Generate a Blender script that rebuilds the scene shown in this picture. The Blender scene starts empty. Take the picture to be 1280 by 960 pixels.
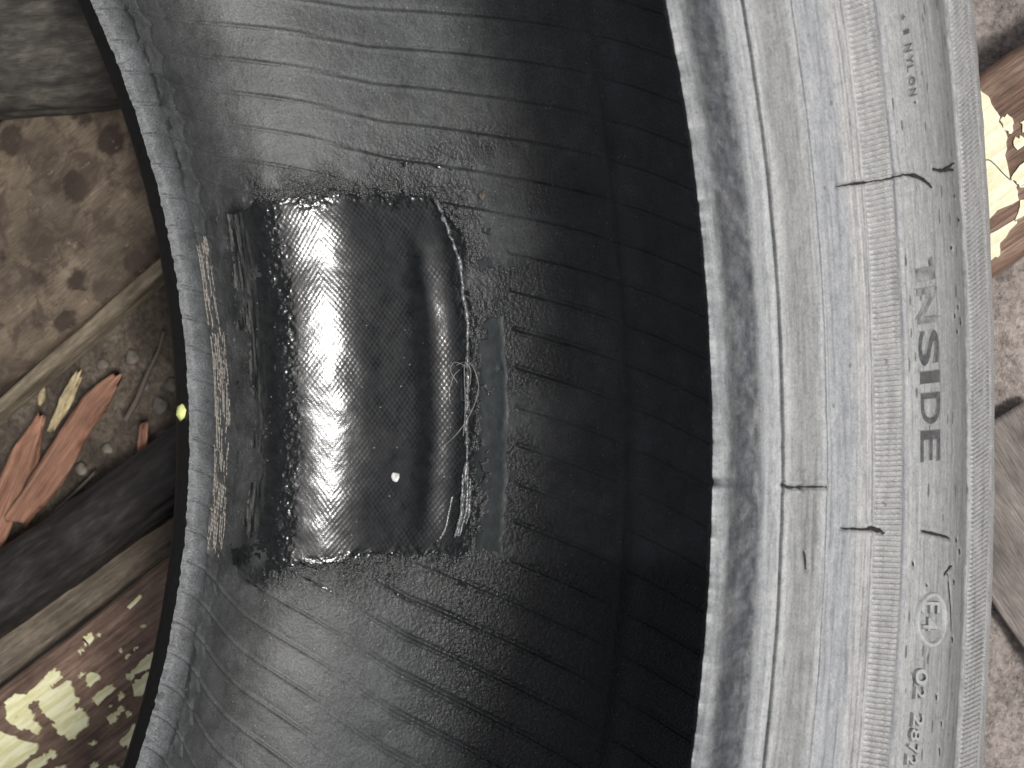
import bpy, bmesh, math, random
import numpy as np
from mathutils import Matrix

random.seed(7)
rng = np.random.default_rng(7)
scene = bpy.context.scene
col = scene.collection

# ------------------------------------------------------------------ frames
# tyre frame: axis = z, the part in view lies round +x.  The tyre stands on
# the ground leaning back 15 degrees; WORLD = RW @ (tyre - X0).
TH = math.radians(15)
RW = np.array([[math.sin(TH), 0, math.cos(TH)], [0, 1, 0], [-math.cos(TH), 0, math.sin(TH)]])
X0 = np.array([.3285, 0, .0125])

# ------------------------------------------------------------------ camera
F_PX = 1764.08                       # focal length in pixels of the 1280 px wide photograph
CAM_T = np.array([-.0727325, .0164452, .3285864])
def rot(ax, t):
    M = np.eye(3); i, j = [(1, 2), (2, 0), (0, 1)][ax]
    M[i, i] = M[j, j] = math.cos(t); M[i, j] = -math.sin(t); M[j, i] = math.sin(t)
    return M
CAM_M = rot(1, -.9858904) @ rot(0, .0050986) @ rot(2, .0064649)
cam_d = bpy.data.cameras.new('camera')
cam = bpy.data.objects.new('camera', cam_d); col.objects.link(cam)
cam_d.sensor_width = 36; cam_d.lens = F_PX / 1280 * 36
cam_d.clip_start = .01; cam_d.clip_end = 200
m4 = np.eye(4); m4[:3, :3] = RW @ CAM_M; m4[:3, 3] = RW @ (CAM_T - X0)
cam.matrix_world = Matrix(m4.tolist())
cam_d.dof.use_dof = True; cam_d.dof.focus_distance = .39
cam_d.dof.aperture_fstop = (cam_d.lens / 1000) / .0017
scene.camera = cam

# ------------------------------------------------------------------ light
SUN_T = np.array([-.62, -.12, .76])            # towards the light, tyre frame
sd = RW @ SUN_T; sd = sd / np.linalg.norm(sd)
w = bpy.data.worlds.new('World'); scene.world = w; w.use_nodes = True
wn = w.node_tree
sky = wn.nodes.new('ShaderNodeTexSky'); sky.sky_type = 'NISHITA'; sky.sun_disc = False
sky.sun_elevation = math.asin(sd[2]); sky.sun_rotation = math.atan2(sd[0], sd[1])
sky.air_density = 1.0; sky.dust_density = 4.0
hs = wn.nodes.new('ShaderNodeHueSaturation'); hs.inputs['Saturation'].default_value = .4      # overcast: a paler sky
wn.links.new(sky.outputs[0], hs.inputs['Color']); wn.links.new(hs.outputs[0], wn.nodes['Background'].inputs[0])
wn.nodes['Background'].inputs[1].default_value = .06
sun_d = bpy.data.lights.new('sun', 'SUN'); sun_d.energy = 1.5; sun_d.angle = math.radians(10); sun_d.color = (1, .985, .96)
sun = bpy.data.objects.new('sun', sun_d); col.objects.link(sun)
from mathutils import Vector
sun.rotation_euler = Vector(sd.tolist()).to_track_quat('Z', 'Y').to_euler()
scene.view_settings.view_transform = 'Standard'; scene.view_settings.look = 'None'
scene.view_settings.gamma = 1.0; scene.view_settings.use_curve_mapping = False
scene.view_settings.exposure = 1.0

# ------------------------------------------------------------------ noise
TAB = rng.random((256, 256))
def vn(x, y, seed=0):
    x = np.asarray(x, float) + seed * 17.31; y = np.asarray(y, float) + seed * 9.77
    ix = np.floor(x).astype(int); iy = np.floor(y).astype(int)
    fx = x - ix; fy = y - iy; fx = fx * fx * (3 - 2 * fx); fy = fy * fy * (3 - 2 * fy)
    a = TAB[ix & 255, iy & 255]; b = TAB[(ix + 1) & 255, iy & 255]
    c = TAB[ix & 255, (iy + 1) & 255]; d = TAB[(ix + 1) & 255, (iy + 1) & 255]
    return (a * (1 - fx) + b * fx) * (1 - fy) + (c * (1 - fx) + d * fx) * fy - .5
def fbm(x, y, o=4, seed=0):
    r = 0; a = 1
    for k in range(o):
        r = r + a * vn(x * 2 ** k, y * 2 ** k, seed + k * 3); a *= .5
    return r
def sst(a, b, x):
    t = np.clip((x - a) / (b - a), 0, 1); return t * t * (3 - 2 * t)

# ------------------------------------------------------------------ nodes
class NT:
    def __init__(s, name):
        s.m = bpy.data.materials.new(name); s.m.use_nodes = True; s.t = s.m.node_tree
        s.b = s.t.nodes['Principled BSDF']
    def put(s, sock, v):
        if isinstance(v, bpy.types.NodeSocket): s.t.links.new(v, sock)
        elif v is not None:
            if isinstance(v, tuple) and len(v) == 3 and sock.type == 'RGBA': v = v + (1,)
            sock.default_value = v
    def n(s, typ, *ins, out=0, **props):
        nd = s.t.nodes.new('ShaderNode' + typ)
        for k, v in props.items(): setattr(nd, k, v)
        for i, v in enumerate(ins): s.put(nd.inputs[i], v)
        return nd.outputs[out]
    def math(s, op, a, b=0., clamp=False): return s.n('Math', a, b, operation=op, use_clamp=clamp)
    def attr(s, name, out='Fac'):
        nd = s.t.nodes.new('ShaderNodeAttribute'); nd.attribute_name = name; return nd.outputs[out]
    def scale(s, v, k): return s.n('VectorMath', v, k, operation='MULTIPLY')
    def noise(s, v, sc=1., det=4., rough=.6, dist=0.):
        nd = s.t.nodes.new('ShaderNodeTexNoise'); s.put(nd.inputs['Vector'], v); nd.inputs['Scale'].default_value = sc
        nd.inputs['Detail'].default_value = det; nd.inputs['Roughness'].default_value = rough; nd.inputs['Distortion'].default_value = dist
        return nd.outputs['Fac']
    def voro(s, v, sc=1., feat='F1', rnd=1.):
        nd = s.t.nodes.new('ShaderNodeTexVoronoi'); nd.feature = feat; s.put(nd.inputs['Vector'], v)
        nd.inputs['Scale'].default_value = sc; nd.inputs['Randomness'].default_value = rnd
        return nd.outputs['Distance'], nd.outputs['Color']
    def ramp(s, f, stops, interp='LINEAR'):
        nd = s.t.nodes.new('ShaderNodeValToRGB'); nd.color_ramp.interpolation = interp; e = nd.color_ramp.elements
        while len(e) < len(stops): e.new(.5)
        for el, (p, c) in zip(e, stops):
            el.position = p
        for el, (p, c) in zip(e, stops):
            c = (c, c, c) if isinstance(c, (int, float)) else c
            el.color = tuple(c) + (1,)
        s.put(nd.inputs[0], f); return nd.outputs[0]
    def mix(s, f, a, b, bt='MIX'):
        nd = s.t.nodes.new('ShaderNodeMix'); nd.data_type = 'RGBA'; nd.blend_type = bt
        s.put(nd.inputs[0], f); s.put(nd.inputs[6], a); s.put(nd.inputs[7], b); return nd.outputs[2]
    def step(s, f, a, b):           # smooth 0..1 between a and b
        nd = s.t.nodes.new('ShaderNodeMapRange'); nd.interpolation_type = 'SMOOTHSTEP'
        s.put(nd.inputs[0], f); nd.inputs[1].default_value = a; nd.inputs[2].default_value = b
        return nd.outputs[0]
    def bump(s, h, strength, dist):
        nd = s.t.nodes.new('ShaderNodeBump'); nd.inputs['Strength'].default_value = strength; nd.inputs['Distance'].default_value = dist
        s.put(nd.inputs['Height'], h); s.t.links.new(nd.outputs[0], s.b.inputs['Normal'])
    def fin(s, color, rough, spec=.5):
        s.put(s.b.inputs['Base Color'], color); s.put(s.b.inputs['Roughness'], rough); s.put(s.b.inputs['Specular IOR Level'], spec)
        return s.m

def mat_sidewall(name='dusty_rubber', knurl=False):
    k = NT(name); sc = k.attr('sc', 'Vector'); rr = k.attr('rr')
    streak = k.noise(k.scale(sc, (38, 800, 1)), 1, 6, .68)
    mott = k.noise(k.scale(sc, (260, 420, 1)), 1, 5, .65)
    fine = k.noise(k.scale(sc, (1500, 2600, 1)), 1, 3, .6)
    j = k.math('MULTIPLY', k.math('SUBTRACT', mott, .5), .008)
    r2 = k.math('ADD', rr, j)
    P = lambda r: (r - .2131) / .1169
    st = [(.2131, (.50, .54, .55)), (.2137, (.42, .46, .47)), (.2143, (.12, .137, .155)), (.2164, (.055, .063, .076)), (.2167, (.24, .27, .295)),
          (.2185, (.40, .435, .46)), (.2206, (.56, .59, .61)), (.2214, (.40, .42, .43)), (.2222, (.54, .56, .55)), (.2245, (.36, .365, .35)), (.229, (.37, .375, .365)),
          (.2312, (.52, .55, .565)), (.2325, (.46, .50, .55)), (.238, (.40, .45, .53)), (.2405, (.47, .51, .56)), (.2418, (.60, .585, .545)), (.2470, (.58, .56, .52)),
          (.2574, (.55, .545, .51)), (.2579, (.30, .32, .365)), (.2590, (.33, .35, .39)), (.2596, (.53, .545, .53)), (.2700, (.44, .455, .455)),
          (.278, (.38, .395, .40)), (.284, (.29, .30, .31)), (.2898, (.22, .228, .235)), (.2908, (.50, .50, .48)), (.303, (.47, .475, .455)), (.312, (.40, .405, .39)), (.320, (.22, .22, .215))]
    tone = lambda q: tuple((.28 * c_ + .72 * sum(q) / 3) * .57 for c_ in q)
    c = k.ramp(r2, [(max(0, P(r)), tone(q)) for r, q in st])
    c = k.mix(1, c, k.ramp(streak, [(.28, (.50, .51, .53)), (.48, (1, 1, 1)), (.72, (1.28, 1.27, 1.24))]), 'MULTIPLY')
    c = k.mix(1, c, k.ramp(mott, [(.3, (.78, .79, .80)), (.55, (1, 1, 1)), (.75, (1.12, 1.1, 1.07))]), 'MULTIPLY')
    # bead seat: dust rubbed off in blotches
    seat = k.math('MULTIPLY', k.step(rr, .008, .016), k.math('SUBTRACT', 1., k.step(rr, .030, .036)))
    bl = k.math('MULTIPLY', seat, k.step(k.noise(k.scale(sc, (180, 330, 1)), 1, 6, .7), .46, .62))
    c = k.mix(k.math('MULTIPLY', bl, .7), c, (.018, .021, .027))
    heel = k.math('MULTIPLY', k.step(rr, .012, .020), k.math('SUBTRACT', 1., k.step(rr, .0265, .029)))
    c = k.mix(k.math('MULTIPLY', heel, k.math('MULTIPLY', k.step(k.noise(k.scale(sc, (70, 200, 1)), 1, 5, .7), .38, .6), .7)), c, (.035, .040, .05))
    gr2 = k.noise(k.scale(sc, (22, 1500, 1)), 1, 5, .7)
    c = k.mix(k.math('MULTIPLY', k.step(gr2, .56, .70), .45), c, (.11, .112, .115))
    # black scuffs along the circumference where the bloom is rubbed away
    d, cc = k.voro(k.scale(sc, (135, 430, 1)))
    pick = k.n('SeparateColor', cc)
    sel = k.math('MULTIPLY', k.math('LESS_THAN', k.math('ADD', d, k.math('MULTIPLY', k.math('SUBTRACT', mott, .5), .3)), .21), k.math('LESS_THAN', pick, .34))
    sel = k.math('MULTIPLY', sel, k.math('LESS_THAN', rr, .664))
    sel = k.math('MULTIPLY', sel, k.math('GREATER_THAN', rr, .398))
    c = k.mix(k.math('MULTIPLY', sel, .85), c, (.075, .075, .075))
    # a few round dark spots
    d2, c2 = k.voro(k.scale(sc, (210, 260, 1)))
    s2 = k.math('MULTIPLY', k.step(d2, .17, .10), k.math('LESS_THAN', k.n('SeparateColor', c2), .045))
    c = k.mix(k.math('MULTIPLY', s2, .7), c, (.10, .105, .115))
    grit = k.noise(k.scale(sc, (700, 900, 1)), 1, 4, .75)
    c = k.mix(1, c, k.ramp(fine, [(.3, .72), (.62, 1.1)]), 'MULTIPLY')
    c = k.mix(1, c, k.ramp(grit, [(.3, .70), (.45, 1.), (.7, 1.14)]), 'MULTIPLY')
    hgt = k.math('ADD', k.math('MULTIPLY', fine, .6), mott)
    k.bump(hgt, .35, .00035)
    return k.fin(c, k.ramp(mott, [(.3, .42), (.7, .62)]), .45)

def mat_liner():
    k = NT('inner_liner_rubber'); sc = k.attr('sc', 'Vector'); wet_and_shade = k.attr('wet_and_shade'); crumb = k.attr('crumb')
    s = k.n('SeparateXYZ', sc, out=1)
    big = k.noise(sc, 55, 5, .6); med = k.noise(sc, 260, 5, .65); fine = k.noise(sc, 1500, 3, .6)
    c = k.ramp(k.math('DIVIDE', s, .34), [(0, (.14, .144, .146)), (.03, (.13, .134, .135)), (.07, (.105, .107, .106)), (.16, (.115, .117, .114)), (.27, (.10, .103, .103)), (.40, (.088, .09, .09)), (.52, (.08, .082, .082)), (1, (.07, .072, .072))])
    c = k.mix(1, c, k.ramp(big, [(.3, .62), (.5, 1.), (.7, 1.3)]), 'MULTIPLY')
    c = k.mix(k.math('MULTIPLY', k.step(k.noise(sc, 34, 3, .5), .52, .68), .25), c, (.10, .092, .080))
    c = k.mix(1, c, k.ramp(med, [(.3, .75), (.7, 1.25)]), 'MULTIPLY')
    c = k.mix(1, c, k.ramp(fine, [(.3, .55), (.65, 1.4)]), 'MULTIPLY')
    c = k.mix(1, c, (.66, .675, .69), 'MULTIPLY')
    c = k.mix(k.math('MULTIPLY', crumb, .85), c, (.03, .03, .03))
    c = k.mix(wet_and_shade, c, (.011, .012, .0125))  # black sealant, plus the shade painted in at lower right
    d, cc = k.voro(sc, 620)
    p = k.n('SeparateColor', cc)
    sp = k.math('MULTIPLY', k.step(d, .17, .08), k.math('LESS_THAN', p, .13))
    c = k.mix(k.math('MULTIPLY', sp, .7), c, (.30, .31, .30))
    ro = k.mix(wet_and_shade, k.ramp(med, [(.3, .44), (.7, .60)]), k.ramp(fine, [(.3, .16), (.7, .36)]))
    gr = k.noise(sc, 900, 3, .65)
    hgt = k.math('ADD', k.math('MULTIPLY', gr, k.math('ADD', .55, k.math('MULTIPLY', wet_and_shade, 1.5))), k.math('MULTIPLY', med, .5))
    hgt = k.math('ADD', hgt, k.math('MULTIPLY', k.math('MULTIPLY', crumb, k.noise(sc, 700, 2)), 2.5))
    k.bump(hgt, .55, .0006)
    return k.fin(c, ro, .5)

def mat_patch():
    k = NT('sealed_cord_fabric'); sc = k.attr('sc', 'Vector'); buff = k.attr('buff')
    med = k.noise(sc, 240, 5, .65); fine = k.noise(sc, 1800, 2, .6)
    c = k.ramp(med, [(.3, (.010, .011, .012)), (.7, (.020, .021, .022))])
    c = k.mix(k.math('MULTIPLY', buff, k.step(k.noise(k.scale(sc, (60, 500, 1)), 1, 5, .65), .40, .66)), c, (.19, .19, .185))
    d, cc = k.voro(sc, 430); p = k.n('SeparateColor', cc)
    sp = k.math('MULTIPLY', k.step(d, .13, .06), k.math('LESS_THAN', p, .14))
    c = k.mix(k.math('MULTIPLY', sp, .8), c, (.33, .33, .31))
    k.bump(k.math('ADD', k.math('MULTIPLY', fine, .3), k.math('MULTIPLY', med, .9)), .3, .00025)
    return k.fin(c, k.ramp(med, [(.3, .11), (.7, .22)]), .42)

def mat_plain(name, c1, c2, sc, rough, spec=.5, bump=.0, co='Object'):
    k = NT(name)
    tc = k.t.nodes.new('ShaderNodeTexCoord').outputs[co]
    n1 = k.noise(tc, sc, 5, .65)
    k_c = k.ramp(n1, [(.32, c1), (.68, c2)])
    if bump: k.bump(n1, .6, bump)
    return k.fin(k_c, rough, spec)

def mat_wood(name, c1, c2, c3, spots=None, rough=.75, gr=(18, 420)):
    k = NT(name); g = k.attr('gc', 'Vector')
    grain = k.noise(k.scale(g, gr + (1,)), 1, 6, .65, .4)
    blotch = k.noise(g, 34, 5, .6); fine = k.noise(k.scale(g, (160, 1700, 1)), 1, 4, .6)
    c = k.ramp(grain, [(.25, c1), (.5, c2), (.75, c3)])
    c = k.mix(1, c, k.ramp(blotch, [(.3, .5), (.55, 1.), (.7, 1.35)]), 'MULTIPLY')
    c = k.mix(1, c, k.ramp(fine, [(.3, .65), (.65, 1.2)]), 'MULTIPLY')
    if spots:
        d, cc = k.voro(k.n('VectorMath', g, k.scale(k.n('TexNoise', g, out=1), (.0,)*3), operation='ADD'), spots[0])
        wob = k.math('ADD', d, k.math('MULTIPLY', k.math('SUBTRACT', k.noise(g, 150, 4), .5), .55))
        m = k.math('MULTIPLY', k.step(wob, .44, .28), k.math('LESS_THAN', k.n('SeparateColor', cc), .75))
        c = k.mix(k.math('MULTIPLY', m, .85), c, spots[1])
        mud = k.noise(g, 75, 7, .72, .6)
        c = k.mix(k.math('MULTIPLY', k.step(mud, .46, .60), .75), c, (.055, .038, .03))
        c = k.mix(k.math('MULTIPLY', k.step(k.noise(g, 140, 5, .7), .60, .72), .6), c, (.30, .25, .19))
    k.bump(k.math('ADD', grain, k.math('MULTIPLY', fine, .5)), .7, .0008)
    return k.fin(c, rough, .3)

def mat_soil():
    k = NT('soil'); tc = k.t.nodes.new('ShaderNodeTexCoord').outputs['Object']
    a = k.noise(tc, 38, 6, .65); b = k.noise(tc, 420, 5, .7)
    c = k.ramp(a, [(.3, (.045, .036, .028)), (.5, (.10, .08, .062)), (.7, (.19, .155, .12))])
    c = k.mix(1, c, k.ramp(b, [(.3, .45), (.55, 1.), (.7, 1.5)]), 'MULTIPLY')
    xx = k.n('SeparateXYZ', tc, out=0)
    sunlit = k.step(k.math('ADD', xx, k.math('MULTIPLY', k.math('SUBTRACT', a, .5), .2)), .06, .16)  # right-hand soil paler: the stronger sunlight there is painted into its colour
    c2 = k.ramp(b, [(.3, (.14, .115, .10)), (.5, (.29, .25, .225)), (.7, (.42, .37, .34))])
    c = k.mix(sunlit, c, c2)
    k.bump(b, .8, .002)
    return k.fin(c, .8, .3)

MS = mat_sidewall(); ML = mat_liner(); MP = mat_patch()
M_BLACK = mat_plain('clean_black_rubber', (.004, .004, .004), (.009, .009, .009), 300, .5, .2, .0003)
M_LET = mat_plain('rubbed_letter_rubber', (.035, .036, .038), (.10, .102, .104), 700, .5, .4, .0002)
M_LET2 = mat_plain('half_dusted_letter_rubber', (.06, .062, .062), (.25, .255, .25), 420, .55, .4, .0002)
M_PALE = mat_plain('pale_dusted_letter_rubber', (.25, .26, .258), (.36, .365, .355), 900, .55, .4, .0002)
M_CRACK = mat_plain('crack_rubber', (.012, .012, .012), (.03, .03, .03), 900, .7, .2)
M_CORD = mat_plain('bare_cord', (.075, .066, .055), (.21, .19, .165), 500, .38, .6, .0001)
M_FILM = mat_plain('cement_film', (.020, .025, .026), (.034, .041, .042), 260, .42, .4, .0003)
M_EDGE = mat_plain('sealant_bead', (.025, .026, .028), (.24, .245, .25), 420, .14, .7, .0003)  # glints painted in as the pale end of the mottle
M_FIB = mat_plain('grey_fibre', (.20, .20, .20), (.38, .37, .36), 600, .5, .4)
def mat_paint(name, c1, c2):
    k = NT(name); g = k.attr('gc', 'Vector')
    a = k.noise(k.scale(g, (40, 330, 1)), 1, 4, .6); b = k.noise(g, 260, 4, .6)
    c = k.mix(k.step(a, .4, .6), c1, c2)
    c = k.mix(k.math('MULTIPLY', k.step(a, .36, .31), .8), c, (.22, .17, .08))
    c = k.mix(k.math('MULTIPLY', k.step(b, .66, .74), .5), c, (.40, .33, .15))
    k.bump(k.math('ADD', a, b), .7, .0006)
    return k.fin(c, .6, .35)
M_PAINT = mat_paint('peeling_cream_paint', (.66, .61, .32), (.82, .79, .52)); M_PAINT2 = mat_paint('overexposed_cream_paint', (.76, .72, .48), (.84, .81, .62))  # second is a paler copy: overexposure in the sun put into the colour
M_CHIP = mat_plain('yellow_green_paint', (.55, .58, .17), (.75, .76, .34), 500, .6, .3, .0006)
M_WHITE = mat_plain('white_crumb', (.65, .65, .62), (.85, .85, .82), 900, .6, .3, .0004)
M_STONE = mat_plain('grit_stone', (.08, .07, .06), (.20, .18, .15), 160, .8, .3, .001)
M_RED = mat_wood('red_brown_wood', (.085, .05, .036), (.19, .12, .087), (.34, .245, .185))
M_STAIN = mat_wood('stained_board', (.105, .08, .055), (.145, .112, .078), (.185, .147, .105), (62, (.03, .019, .015)), .75, (55, 150))
M_GREYW = mat_wood('weathered_wood', (.07, .055, .04), (.13, .105, .078), (.22, .18, .135))
M_PALEW = mat_wood('bleached_wood', (.15, .128, .112), (.215, .188, .168), (.28, .25, .226), None, .8, (50, 200))
M_DARKLOG = mat_wood('charred_bark', (.008, .007, .006), (.022, .019, .017), (.06, .05, .042), None, .55, (50, 240))
M_BARK = mat_wood('grey_bark', (.03, .027, .024), (.075, .066, .056), (.16, .14, .115), None, .75, (70, 190))
M_SPL = mat_wood('fresh_red_splinter', (.15, .068, .042), (.26, .13, .085), (.37, .215, .145))
M_SPL2 = mat_wood('pale_splinter', (.26, .20, .11), (.42, .34, .20), (.55, .46, .29))
M_BATT = mat_wood('dull_batten', (.10, .08, .055), (.19, .155, .11), (.30, .25, .18), None, .75, (40, 300))
M_TWIG = mat_wood('grey_twig', (.06, .05, .04), (.12, .10, .08), (.2, .17, .13))
M_SOIL = mat_soil()

# ------------------------------------------------------------------ meshes
def new_obj(name, me, mat, parent=None):
    o = bpy.data.objects.new(name, me); col.objects.link(o)
    if mat: me.materials.append(mat)
    if parent: o.parent = parent
    return o
def raw_mesh(name, V, loops, starts, totals, smooth=True):
    me = bpy.data.meshes.new(name)
    me.vertices.add(len(V)); me.vertices.foreach_set('co', np.ascontiguousarray(V, dtype=np.float32).ravel())
    me.loops.add(len(loops)); me.loops.foreach_set('vertex_index', np.asarray(loops, dtype=np.int32))
    me.polygons.add(len(starts)); me.polygons.foreach_set('loop_start', np.asarray(starts, dtype=np.int32))
    me.polygons.foreach_set('loop_total', np.asarray(totals, dtype=np.int32))
    me.update(calc_edges=True); me.validate()
    if smooth: me.polygons.foreach_set('use_smooth', np.ones(len(starts), dtype=bool))
    return me
def grid(name, P, mat, parent=None, wi=False, wj=False, att=None, caps=False):
    n, m = P.shape[:2]
    I = np.arange(n if wi else n - 1); J = np.arange(m if wj else m - 1)
    i, j = np.meshgrid(I, J, indexing='ij'); i2 = (i + 1) % n; j2 = (j + 1) % m
    q = np.stack([i * m + j, i * m + j2, i2 * m + j2, i2 * m + j], -1).reshape(-1)
    nq = len(q) // 4
    st = np.arange(nq) * 4; to = np.full(nq, 4)
    if caps and wj:
        q = np.r_[q, np.arange(m), (n - 1) * m + np.arange(m)[::-1]]
        st = np.r_[st, nq * 4, nq * 4 + m]; to = np.r_[to, m, m]
    me = raw_mesh(name, P.reshape(-1, 3), q, st, to)
    for k, v in (att or {}).items():
        v = np.asarray(v, dtype=np.float32)
        if v.ndim == 3:
            a = me.attributes.new(k, 'FLOAT_VECTOR', 'POINT'); a.data.foreach_set('vector', np.ascontiguousarray(v).ravel())
        else:
            a = me.attributes.new(k, 'FLOAT', 'POINT'); a.data.foreach_set('value', np.ascontiguousarray(v).ravel())
    return new_obj(name, me, mat, parent)
def tag(o, label=None, cat=None, group=None, kind=None):
    for k, v in (('label', label), ('category', cat), ('group', group), ('kind', kind)):
        if v: o[k] = v
    return o
def catmull(pts, n=16):
    P = np.array(pts, float); P = np.vstack([2 * P[0] - P[1], P, 2 * P[-1] - P[-2]]); o = []
    for i in range(1, len(P) - 2):
        a, b, c, d = P[i - 1:i + 3]
        for t in np.linspace(0, 1, n, endpoint=False):
            o.append(.5 * (2 * b + (-a + c) * t + (2 * a - 5 * b + 4 * c - d) * t * t + (-a + 3 * b - 3 * c + d) * t ** 3))
    o.append(P[-2]); return np.array(o)

class Prof:
    """a tyre cross-section line; P(phi, s, h) is the point at arc length s lifted h along the surface normal"""
    def __init__(self, pts):
        q = catmull(pts); L = np.r_[0, np.hypot(*np.diff(q, axis=0).T).cumsum()]
        self.len = L[-1]; self.L = L; self.q = q
        t = np.gradient(q, axis=0); t /= np.hypot(*t.T)[:, None]; self.nrm = np.stack([-t[:, 1], t[:, 0]], 1)
    def rz(self, s): return np.interp(s, self.L, self.q[:, 0]), np.interp(s, self.L, self.q[:, 1])
    def P(self, phi, s, h=0.):
        r, z = self.rz(s); nr = np.interp(s, self.L, self.nrm[:, 0]); nz = np.interp(s, self.L, self.nrm[:, 1])
        rr = r + h * nr
        return np.stack([rr * np.cos(phi), rr * np.sin(phi), z + h * nz + 0 * phi], -1) - X0
    def s_of_r(self, r): return np.interp(r, self.q[:, 0], self.L)

def ray(u, v):
    return CAM_T, CAM_M @ np.array([(u - 640) / F_PX, (480 - v) / F_PX, -1])
ZM = .2216                                          # tyre mirror plane: z -> ZM - z
OUT = [(.2131, .1929), (.2138, .1950), (.2150, .1985), (.2164, .2012), (.2182, .2035), (.2213, .2058), (.2258, .2087), (.2318, .2121), (.2400, .2155),
       (.2479, .2181), (.2572, .2213), (.2625, .2228), (.2700, .2246), (.2800, .2261), (.2906, .2272), (.3000, .2283), (.3060, .2286), (.3110, .2279),
       (.3165, .2258), (.3225, .2205), (.3262, .2130), (.3285, .2030)]
LINH = [(.2131, .0287), (.2150, .0305), (.2185, .0312), (.223, .0298), (.231, .0260), (.242, .0213), (.252, .0188), (.258, .0194), (.263, .0213), (.268, .0246), (.2745, .0303), (.2795, .0362),
        (.2837, .0428), (.2897, .0535), (.2957, .0652), (.301, .0773), (.3055, .0897), (.3082, .1000), (.3092, .1108)]
LIN = LINH + [(r, ZM - z) for r, z in LINH[::-1][1:]]
PO = Prof(OUT); PL = Prof(LIN)
PF = Prof([(r, ZM - z) for r, z in OUT[::-1]])      # far outer face, shoulder -> toe
TRD = [(.3285, .2030), (.3297, .19), (.331, .16), (.3318, .13), (.332, .1108), (.3318, .0916), (.331, .0616), (.3297, .0316), (.3285, ZM - .2030)]
PT = Prof(TRD)

def hit_out(u, v):
    c, d = ray(u, v); t = np.linspace(.2, .48, 5000); X = c + t[:, None] * d
    r = np.hypot(X[:, 0], X[:, 1]); zp = np.interp(r, PO.q[:380, 0], PO.q[:380, 1])
    i = np.where((X[:, 2] < zp) & (r > .2131))[0]
    i = i[0] if len(i) else len(t) - 1
    return math.atan2(X[i, 1], X[i, 0]), float(r[i])
def hit_lin(u, v):
    c, d = ray(u, v); t = np.linspace(.37, .56, 5000); X = c + t[:, None] * d
    r = np.hypot(X[:, 0], X[:, 1]); hf = len(PL.q) // 2; f = PL.q[:hf + 1]
    zf = np.interp(r, f[:, 0], f[:, 1])
    i = np.where(((X[:, 2] < zf) & (r > .2131) & (X[:, 2] < .1108)) | (r > .3092))[0][0]
    j = np.argmin((PL.q[:, 0] - r[i]) ** 2 + (PL.q[:, 1] - X[i, 2]) ** 2)
    return math.atan2(X[i, 1], X[i, 0]), float(PL.L[j])

def phis(a, step, coarse=170):
    d = np.arange(-a, a, step)
    # blend the step outwards so no row of slivers shows
    return np.r_[d, np.linspace(a, 2 * math.pi - a, coarse, endpoint=False)]

# ================================================================== GROUND
def gh(x, y):
    return .0035 * fbm(x * 30, y * 30, 4, 3) + .0022 * fbm(x * 140, y * 140, 3, 8) - .004
gx = np.r_[-4, -2, -1, -.6, np.linspace(-.34, .34, 300), .6, 1, 2, 4]
gX, gY = np.meshgrid(gx, gx, indexing='ij')
g = grid('ground', np.stack([gX, gY, gh(gX, gY) - .004 * np.exp(-((gX + .01) ** 2 / .0012))], -1)[::-1], M_SOIL)
tag(g, kind='structure')

CW = RW @ (CAM_T - X0)
def G(u, v, h=0.):
    d = RW @ ray(u, v)[1]; t = (h - CW[2]) / d[2]; return CW + t * d

# ================================================================== TYRE
tyre = bpy.data.objects.new('tyre', None); col.objects.link(tyre); tyre.empty_display_size = .05
m4 = np.eye(4); m4[:3, :3] = RW; tyre.matrix_world = Matrix(m4.tolist())
tag(tyre, 'worn black tyre with dusty grey sidewall and a cut patch in its inner liner', 'tyre')

def far_rag(ph):
    return .0007 * fbm(ph * 120, ph * 0 + 3.3, 3, 81) + .0007 * np.clip(vn(ph * 90, ph * 0 + 5.1, 84) - .3, 0, 1) - .0010 * np.clip(vn(ph * 45, ph * 0 + 8.1, 86) - .36, 0, 1)
def radial(ph, k): return np.stack([np.cos(ph), np.sin(ph), 0 * ph], -1) * k[..., None]
def toe_rag(ph):       # ragged moulding flash on the near bead toe
    f = .00035 * fbm(ph * 95, ph * 0 + 2.5, 3, 1) + .00045 * np.clip(vn(ph * 60, ph * 0 + 7.7, 4) - .18, 0, 1)
    return f * 4.0
# --- outer sidewall
ph = phis(.62, .00135); s = np.r_[np.arange(0, PO.s_of_r(.313), .00036), np.linspace(PO.s_of_r(.313), PO.len, 30)]
s = np.unique(np.r_[s] + 0)
for r_ in (.2214, .2319, .2446, .2467): s = np.r_[s, PO.s_of_r(r_) + np.arange(-.0009, .0009, .00011)]
s = np.sort(s); s = s[np.r_[True, np.diff(s) > .00004]]
PH, S = np.meshgrid(ph, s, indexing='ij'); R, _ = PO.rz(S)
def groove(r, r0, w, d): return -d * np.exp(-((r - r0) / w) ** 2)
wob = .00012 * fbm(PH * 25, PH * 0 + 1.3, 3, 5)
Rw_ = R + wob
H = groove(Rw_, .2214, .00016, .0014) + groove(Rw_, .2319, .00020, .0015) + groove(Rw_, .2446, .00025, .0006) + groove(Rw_, .2467, .00022, .0008)
H += .0004 * sst(.2213, .2217, Rw_) * (1 - sst(.2314, .2318, Rw_))
H += -.00035 * sst(.2474, .2478, R) * (1 - sst(.2589, .2594, R)) - .0003 * sst(.2574, .2578, R) * (1 - sst(.2588, .2592, R))
H += .0005 * sst(.2900, .2907, Rw_)
H += .00018 * fbm(PH * 60, S * 300, 4, 9) + .00025 * fbm(PH * 12, S * 60, 3, 19)
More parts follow.
